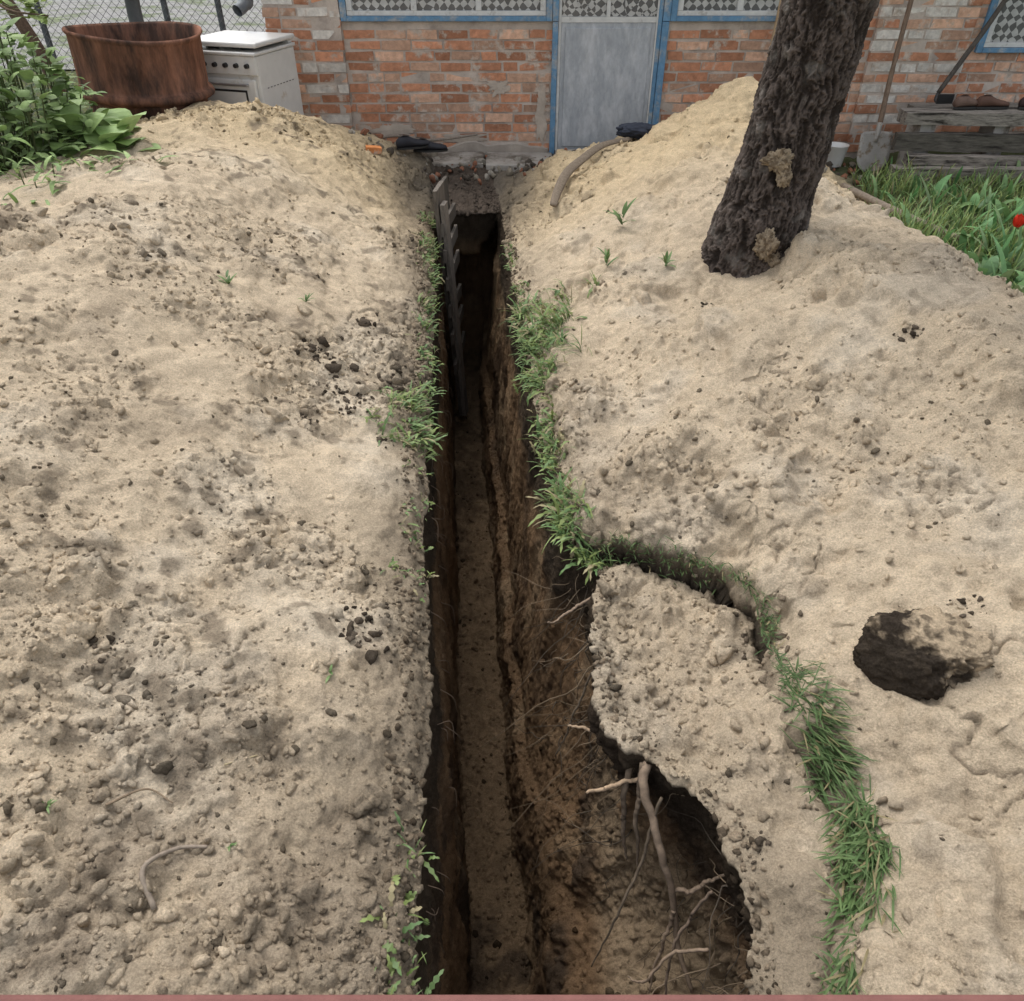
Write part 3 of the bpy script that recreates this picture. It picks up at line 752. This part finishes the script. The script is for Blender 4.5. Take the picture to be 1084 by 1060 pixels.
rf=MB();rf.add([(-2.3,6.95,2.55),(6.4,6.95,2.55),(6.4,10,4.2),(-2.3,10,4.2),(-2.3,13.3,2.55),(6.4,13.3,2.55),(-2.3,6.95,2.62),(6.4,6.95,2.62),(6.4,10,4.28),(-2.3,10,4.28),(-2.3,13.3,2.62),(6.4,13.3,2.62)],[(0,1,2,3),(3,2,5,4),(6,9,8,7),(9,10,11,8),(0,6,7,1),(4,5,11,10)])
rf.add([(-1.9,7.4,2.61),(-1.9,12.8,2.61),(-1.9,10,4.1)],[(0,1,2)]);rf.add([(6.0,7.4,2.61),(6.0,12.8,2.61),(6.0,10,4.1)],[(0,2,1)])
rf.obj('roof',mat('slate_roof',base=(.28,.27,.26),bump=.5,bs=10),house)
dp=MB();V_,F_=tube([(-2.08,7.14,2.5),(-2.08,7.14,1.3),(-2.10,7.05,1.16),(-2.14,6.98,1.12)],[.045,.045],24,14,cap=False);dp.add(V_,F_);dp.obj('drainpipe',mat('dark_metal',base=(.16,.17,.18),metal=.4,rough=.6),house,True)
M_CONC=mat('concrete',attr=True,rough=.95,vs=5,var=.3,bump=.6,bs=25,bd=.01,dark=(.17,.145,.115),ds=3.5,dth=(.48,.6))
pv=MB()
for (a,b,y0,y1,z1) in [(-1.30,-.25,6.84,7.17,.045),(-.22,.35,6.78,7.17,.04),(.37,1.3,6.70,7.15,.07),(1.33,2.6,6.85,7.15,.04)]:
    pv.box(a,b,y0,y1,-.1,z1,(.38,.345,.30),.012)
pv.obj('pavement',M_CONC,None,bevel=.012)

# ---------------------------------------------------------------- stove
M_EN=mat('white_enamel',base=(.62,.61,.575),rough=.35,vs=6,var=.10,bump=.05,dark=(.40,.31,.2),ds=5,dth=(.60,.74),spec=.5)
M_BLK=mat('black_metal',base=(.02,.02,.02),rough=.4,bump=0,spec=.5)
M_CHR=mat('steel',base=(.5,.5,.5),rough=.3,metal=.8,bump=0)
stv=empty('gas_stove',(-2.09,6.72,.0),math.radians(-17));stv.scale=(1.14,1.14,1.12)
b=MB();b.box(-.26,.26,-.235,.25,.06,.80);b.obj('body',M_EN,stv,bevel=.01)
b=MB();b.box(-.27,.27,-.265,.255,.802,.822);b.obj('hob',M_EN,stv,bevel=.006)
b=MB();b.box(-.275,.275,-.24,.26,.845,.875);b.obj('lid',M_EN,stv,bevel=.01)
b=MB();b.box(-.25,.25,.20,.245,.823,.844);b.obj('lid_hinge',M_EN,stv)
b=MB();b.box(-.262,.262,-.255,-.237,.69,.80);b.obj('control_panel',M_EN,stv,bevel=.004)
b=MB();b.box(-.235,.235,-.258,-.237,.24,.665);b.obj('oven_door',M_EN,stv,bevel=.012)
b=MB();b.box(-.165,.165,-.262,-.259,.30,.60);b.obj('oven_window_trim',M_BLK,stv,bevel=.001)
b=MB();b.box(-.152,.152,-.265,-.2625,.313,.587);b.obj('oven_window',M_EN,stv)
b=MB();b.box(-.235,.235,-.256,-.237,.08,.225);b.obj('drawer',M_EN,stv,bevel=.008)
b=MB();V_,F_=tube([(-.06,-.285,.46),(.06,-.285,.46)],[.014,.014],4,10);b.add(V_,F_);b.obj('window_handle',M_BLK,stv)
b=MB();V_,F_=tube([(-.19,-.285,.635),(.19,-.285,.635)],[.009,.009],4,10);b.add(V_,F_)
for xx in(-.18,.18): V_,F_=tube([(xx,-.285,.635),(xx,-.255,.635)],[.007,.007],3,8);b.add(V_,F_)
b.obj('handle',M_CHR,stv)
b=MB()
for xx in(-.2,-.12,-.04,.04,.12,.2):
    V_,F_=tube([(xx,-.255,.745),(xx,-.28,.745)],[.015,.013],4,14);b.add(V_,F_)
b.obj('knobs',M_BLK,stv)
b=MB()
for xx in(-.13,.13):
    for yy in(-.12,.12):
        V_,F_=tube([(xx,yy,.823),(xx,yy,.838)],[.045,.04],3,16);b.add(V_,F_)
b.obj('burners',M_BLK,stv)
b=MB()
for k in range(9): b.box(.2615,.263,-.16+k*.04,-.145+k*.04,.60,.605)
b.obj('vent_slots',M_BLK,stv)
b=MB()
for xx in(-.23,.23):
    for yy in(-.2,.22): b.box(xx-.02,xx+.02,yy-.02,yy+.02,-.1,.06)
b.obj('feet',M_BLK,stv)

# ---------------------------------------------------------------- rusty barrel
M_RUST=mat('rust',base=(.235,.115,.075),rough=.95,vs=10,var=.5,bump=.7,bs=40,bd=.006,dark=(.065,.042,.034),ds=3.6,dth=(.42,.60),stretch=(1,1,.3),spec=.05)
bar=empty('rusty_barrel',(-2.66,6.10,.0));bar.rotation_euler=(0,math.radians(3),0)
prof=[(.375,0),(.385,.03),(.385,.30),(.395,.32),(.41,.345),(.395,.37),(.385,.39),(.382,.66),(.39,.68),(.43,.70),(.455,.715),(.46,.735),(.45,.755),(.43,.765),(.425,.78),(.428,1.06),(.437,1.07),(.447,1.085),(.44,1.10),(.425,1.085),(.41,.9),(.38,.35),(.01,.34)]
n=72;V=[]
for r,z_ in prof:
    for k in range(n):
        a=2*math.pi*k/n;rr_=r*(1+.014*math.sin(3*a+z_*4)+.008*math.sin(7*a+z_*9));V.append((rr_*math.cos(a),rr_*math.sin(a),z_+.012*math.sin(2*a)*(z_>.9)))
F=[(i*n+k,i*n+(k+1)%n,(i+1)*n+(k+1)%n,(i+1)*n+k) for i in range(len(prof)-1) for k in range(n)]
mk('shell',V,F,M_RUST,None,bar,True)

# ---------------------------------------------------------------- chain link fence
fen=empty('chain_link_fence')
M_GALV=mat('galvanised_wire',base=(.16,.16,.16),metal=.3,rough=.6,bump=0)
V=[];F=[]
def wire(a,b,r=.0025):
    a=np.array(a);b=np.array(b);t_=(b-a)/np.linalg.norm(b-a);p1=np.cross(t_,(0,1,0));p2=np.array([0,1,0.]);o=len(V)
    for p in(a,b):
        for k in range(3):
            th_=k*2.094;V.append(tuple(p+r*(math.cos(th_)*p1+math.sin(th_)*p2)))
    for k in range(3):F.append((o+k,o+(k+1)%3,o+3+(k+1)%3,o+3+k))
x0,x1,H=-9.,-2.02,1.6;yy=8.3;s_=.075
k=x0-H
while k<x1:
    a,b=max(k,x0),min(k+H,x1);wire((a,yy,a-k),(b,yy,b-k));wire((a,yy+.004,H-(a-k)),(b,yy+.004,H-(b-k)));k+=s_
mk('mesh',V,F,M_GALV,None,fen)
b=MB()
for xx in(-9,-6.6,-4.4,-3.22,-2.72,-2.05): V_,F_=tube([(xx,yy+.03,-.1),(xx,yy+.03,1.75)],[.028,.028],4,12);b.add(V_,F_)
V_,F_=tube([(-9,yy+.03,1.6),(-2.0,yy+.03,1.6)],[.015,.015],4,8);b.add(V_,F_)
b.obj('posts',mat('post_metal',base=(.10,.11,.12),rough=.7,metal=.2),fen,True)
b=MB();b.add([(-60,11.5,.02),(-2.6,11.5,.02),(-2.6,24,.02),(-60,24,.02)],[(0,1,2,3)],(.20,.195,.185));b.obj('road',mat('gravel_road',attr=True,vs=3,var=.35,bump=.5,bs=20,dark=(.10,.12,.06),ds=1.2,dth=(.5,.6)))
b=MB();V_,F_=tube([(-2.95,7.0,0),(-2.95,7.0,1.15),(-2.85,6.95,1.28),(-2.72,6.9,1.30)],[.055,.055],30,16,cap=False);b.add(V_,F_);b.obj('stovepipe',mat('sheet_metal',base=(.10,.105,.11),metal=.4,rough=.5),None,True)

# ---------------------------------------------------------------- tools
def shovel():
    e=empty('shovel');h=MB();V_,F_=tube([(3.03,6.80,.32),(3.08,6.96,.75),(3.14,7.10,1.45)],[.021,.020,.018],16,12);h.add(V_,F_,(.17,.12,.085));h.obj('handle',M_WOOD,e,True)
    s=MB();V_,F_=tube([(3.018,6.77,.22),(3.035,6.81,.36)],[.018,.024],6,12);s.add(V_,F_)
    n=14;V=[];F=[]
    for i in range(n+1):
        v=i/n;ww=.135*(1 if v<.6 else math.sqrt(max(0,1-((v-.6)/.4)**2*.85)))
        if v<.06: ww*=.85
        for k in range(9):
            q2=k/4-1;V.append((3.015-.012*v+ww*q2,6.78-.09*v+.025*q2*q2*(-1)+.012,.30-.29*v))
    for i in range(n):
        for k in range(8):F.append((i*9+k,i*9+k+1,i*9+10+k,i*9+9+k))
    s.add(V,F);o=s.obj('blade',mat('worn_steel',base=(.34,.32,.29),metal=.2,rough=.6,dark=(.22,.17,.12),ds=12,dth=(.5,.6)),e,True)
    m=o.modifiers.new('s','SOLIDIFY');m.thickness=.003
shovel()
e=empty('garden_hoe');b=MB();V_,F_=tube([(3.52,6.98,.55),(3.66,7.02,.80),(3.80,7.08,1.02),(4.0,7.13,1.45)],[.018,.020,.020,.018],20,10);b.add(V_,F_,(.08,.07,.06));b.obj('handle',M_WOOD,e,True)
b=MB();V_,F_=tube([(3.52,6.98,.55),(3.50,6.95,.50),(3.54,6.88,.47)],[.012,.012],8,8);b.add(V_,F_);b.box(3.47,3.60,6.86,6.875,.452,.56);b.obj('blade',M_BLK,e)
b=MB();V_,F_=tube([(2.08,7.08,.35),(2.12,7.12,1.0),(2.15,7.14,1.7)],[.016,.016],10,10);b.add(V_,F_,(.36,.26,.16));b.obj('wooden_pole',M_WOOD,None,True)
bn=empty('rustic_bench')
plank((3.10,6.60,.45),(5.0,6.55,.44),.17,.09,(0,1,0),'seat_board_1',bn,(.24,.215,.185),M_TIMB,.08)
plank((3.25,6.80,.45),(5.0,6.78,.46),.16,.08,(0,1,0),'seat_board_2',bn,(.19,.17,.145),M_TIMB,.08)
plank((3.05,6.50,.29),(5.0,6.50,.26),.13,.06,(0,0,1),'apron',bn,(.10,.09,.075),M_TIMB,.10)
plank((3.15,6.44,.17),(4.4,6.46,.15),.07,.07,(0,0,1),'lower_rail',bn,(.24,.21,.18),M_TIMB,.12)
plank((3.05,6.40,.06),(5.0,6.38,.06),.13,.13,(0,0,1),'ground_beam',bn,(.24,.215,.18),M_TIMB,.10)
b=MB()
for xx in(3.25,3.85,4.6): b.box(xx,xx+.13,6.56,6.8,-.05,.40,(.38,.36,.33),.006)
b.obj('block_legs',M_CONC,bn,bevel=.01)
def shoe(x,y,z,rz,c,name='shoe',s=1.):
    e=empty(name,(x,y,z),rz);V=[];n=16
    st=[(0,.030,.055),(.02,.036,.075),(.06,.037,.085),(.10,.036,.08),(.14,.040,.06),(.19,.046,.045),(.23,.043,.038),(.262,.028,.028),(.272,.006,.014)]
    for (px,w_,h_) in st:
        for k in range(n):
            a=2*math.pi*k/n;V.append((px*s,w_*math.cos(a)*s,(h_*.5+h_*.5*math.sin(a)+.012)*s))
    F=[(i*n+k,i*n+(k+1)%n,(i+1)*n+(k+1)%n,(i+1)*n+k) for i in range(len(st)-1) for k in range(n)]+[tuple(range(n))[::-1],tuple((len(st)-1)*n+k for k in range(n))]
    mk('upper',V,F,mat('shoe_leather',base=c,rough=.7),None,e,True)
    b=MB();m=18;V=[]
    for zz_ in(0,.014):
        for k in range(m):
            a=2*math.pi*k/m;V.append(((.136+.142*math.cos(a))*s,(.046*math.sin(a)*(1+.12*math.cos(a)))*s,zz_*s))
    b.add(V,[tuple(range(m))[::-1],tuple(range(m,2*m))]+[(k,(k+1)%m,m+(k+1)%m,m+k) for k in range(m)]);b.obj('sole',M_BLK,e)
    b=MB();V=[((.065+.045*math.cos(a))*s,.024*math.sin(a)*s,(.101-.05*math.cos(a)*.12)*s) for a in [2*math.pi*k/m for k in range(m)]]
    b.add(V,[tuple(range(m))]);b.obj('opening_shade',M_BLK,e)  # black disc stands in for the shaded hollow; the upper is closed
shoe(3.50,6.62,.50,.3,(.14,.09,.07));shoe(3.68,6.64,.50,.1,(.10,.055,.04));shoe(4.02,6.64,.50,-.2,(.05,.03,.03));shoe(4.2,6.60,.50,.4,(.03,.03,.035))
shoe(-.92,6.50,sz(-.92,6.5)+.01,.4,(.03,.03,.035));shoe(-.80,6.60,sz(-.8,6.6)+.01,.1,(.03,.03,.035))
def mz(a,b): return max(sz(a+i*.04,b+j*.04) for i in(-1,0,1) for j in(-1,0,1))
bbp=[(.27,5.08),(.31,5.30),(.38,5.50),(.50,5.70),(.66,5.90),(.88,6.10)]
b=MB();V_,F_=tube([(a,c_,mz(a,c_)+.02+.03*math.sin(i/5*3.14)) for i,(a,c_) in enumerate(bbp)],[.024,.032,.034,.030,.022],40,12,flat=.35,flatdir=(.2,-.3,.9));b.add(V_,F_,(.17,.135,.10));b.obj('bent_board',M_WOOD,None,True)
V,F0=ico(5)
rr=1+.35*fbm(V,1.5,3,44.)+.12*(1-np.abs(fbm(V,4,2,50.))*2)
Vc=V*rr[:,None]*C(.16,.10,.05);mk('dark_rag',Vc+C(.98,6.2,mz(.98,6.2)+.02),F0,mat('rag_cloth',base=(.035,.04,.055),rough=.95,bump=.3,bs=200),None,None,True)
b=MB();b.box(-.06,.06,-.03,.03,0,.045,(.60,.24,.09),.006);o=b.obj('brick_piece',M_BRICK,None,bevel=.004);o.location=(-1.05,6.12,sz(-1.05,6.12));o.rotation_euler=(.1,.1,.3)
b=MB();V_,F_=tube([(-1.30,7.1,.14),(-1.0,7.08,.20),(-.7,7.1,.16),(-.3,7.12,.20)],[.010,.012,.009],20,8);b.add(V_,F_,(.25,.21,.17));b.obj('stick',M_ROOT,None,True)
b=MB();V_,F_=tube([(2.50,5.95,.10),(2.68,5.4,.09),(2.9,4.9,.07)],[.03,.028,.025],16,8);b.add(V_,F_,(.22,.18,.14));b.obj('garden_log',M_ROOT,None,True)
b=MB();n=28
pr=[(.09,0),(.12,.20),(.125,.205),(.115,.2),(.085,.02),(.001,.02)]
V=[(.8*r*math.cos(6.2832*k/n),.8*r*math.sin(6.2832*k/n),z_*.8) for r,z_ in pr for k in range(n)]
b.add(V,[(i*n+k,i*n+(k+1)%n,(i+1)*n+(k+1)%n,(i+1)*n+k) for i in range(len(pr)-1) for k in range(n)]);o=b.obj('bucket',M_EN,None,True);o.location=(2.74,6.85,.02)
it=[]
for i in range(420):
    xx=random.uniform(-1.3,2.9);yy=random.uniform(6.2,7.05);s_=.006*(7**random.random())
    it.append((C(xx,yy,max(sz(xx,yy),.03)+s_*.3),s_,random.choice([C(.3,.26,.2),C(.12,.1,.08),C(.4,.36,.3),C(.34,.16,.10)])))
V_,F_,C_=scatter('g',it,2);mk('rubble',V_,F_,M_SOIL,C_,smooth=True)
ra=empty('porch_rail');M_RED=mat('red_paint',base=(.16,.07,.06),rough=.8,vs=30,var=.2,bump=.2)
b=MB();b.box(-1.5,1.5,.09,.2,1.16,1.20);b.obj('top_board',M_RED,ra,bevel=.004)
b=MB();b.box(-1.48,-1.40,.10,.18,-.2,1.158);b.box(1.40,1.48,.10,.18,-.2,1.158);b.obj('posts',M_RED,ra)

# ---------------------------------------------------------------- light
W=bpy.data.worlds.new('World');S.world=W;W.use_nodes=True;N=W.node_tree.nodes;L=W.node_tree.links
sky=N.new('ShaderNodeTexSky');sky.sky_type='NISHITA';sky.sun_disc=False
el,az=math.radians(62),math.radians(-35)
sky.sun_elevation=el;sky.sun_rotation=az;sky.dust_density=3
hs=N.new('ShaderNodeHueSaturation');hs.inputs['Saturation'].default_value=.27;hs.inputs['Value'].default_value=2.1
L.new(sky.outputs[0],hs.inputs['Color']);L.new(hs.outputs[0],N['Background'].inputs[0]);N['Background'].inputs[1].default_value=.15
sl=bpy.data.lights.new('sun','SUN');sl.energy=1.4;sl.angle=math.radians(30);sl.color=(1,.97,.93)
so=bpy.data.objects.new('sun',sl);S.collection.objects.link(so)
dv_=Vector((math.sin(az)*math.cos(el),math.cos(az)*math.cos(el),math.sin(el)));so.rotation_euler=dv_.to_track_quat('Z','Y').to_euler()
cam=bpy.data.cameras.new('camera');co=bpy.data.objects.new('camera',cam);S.collection.objects.link(co);S.camera=co
cam.sensor_fit='HORIZONTAL';cam.sensor_width=36;cam.lens=26.57;cam.clip_start=.02;cam.clip_end=1000
co.location=(0,0,1.8);co.rotation_euler=(math.radians(90-38.5),0,0)
S.view_settings.view_transform='Standard';S.view_settings.look='None';S.view_settings.exposure=0
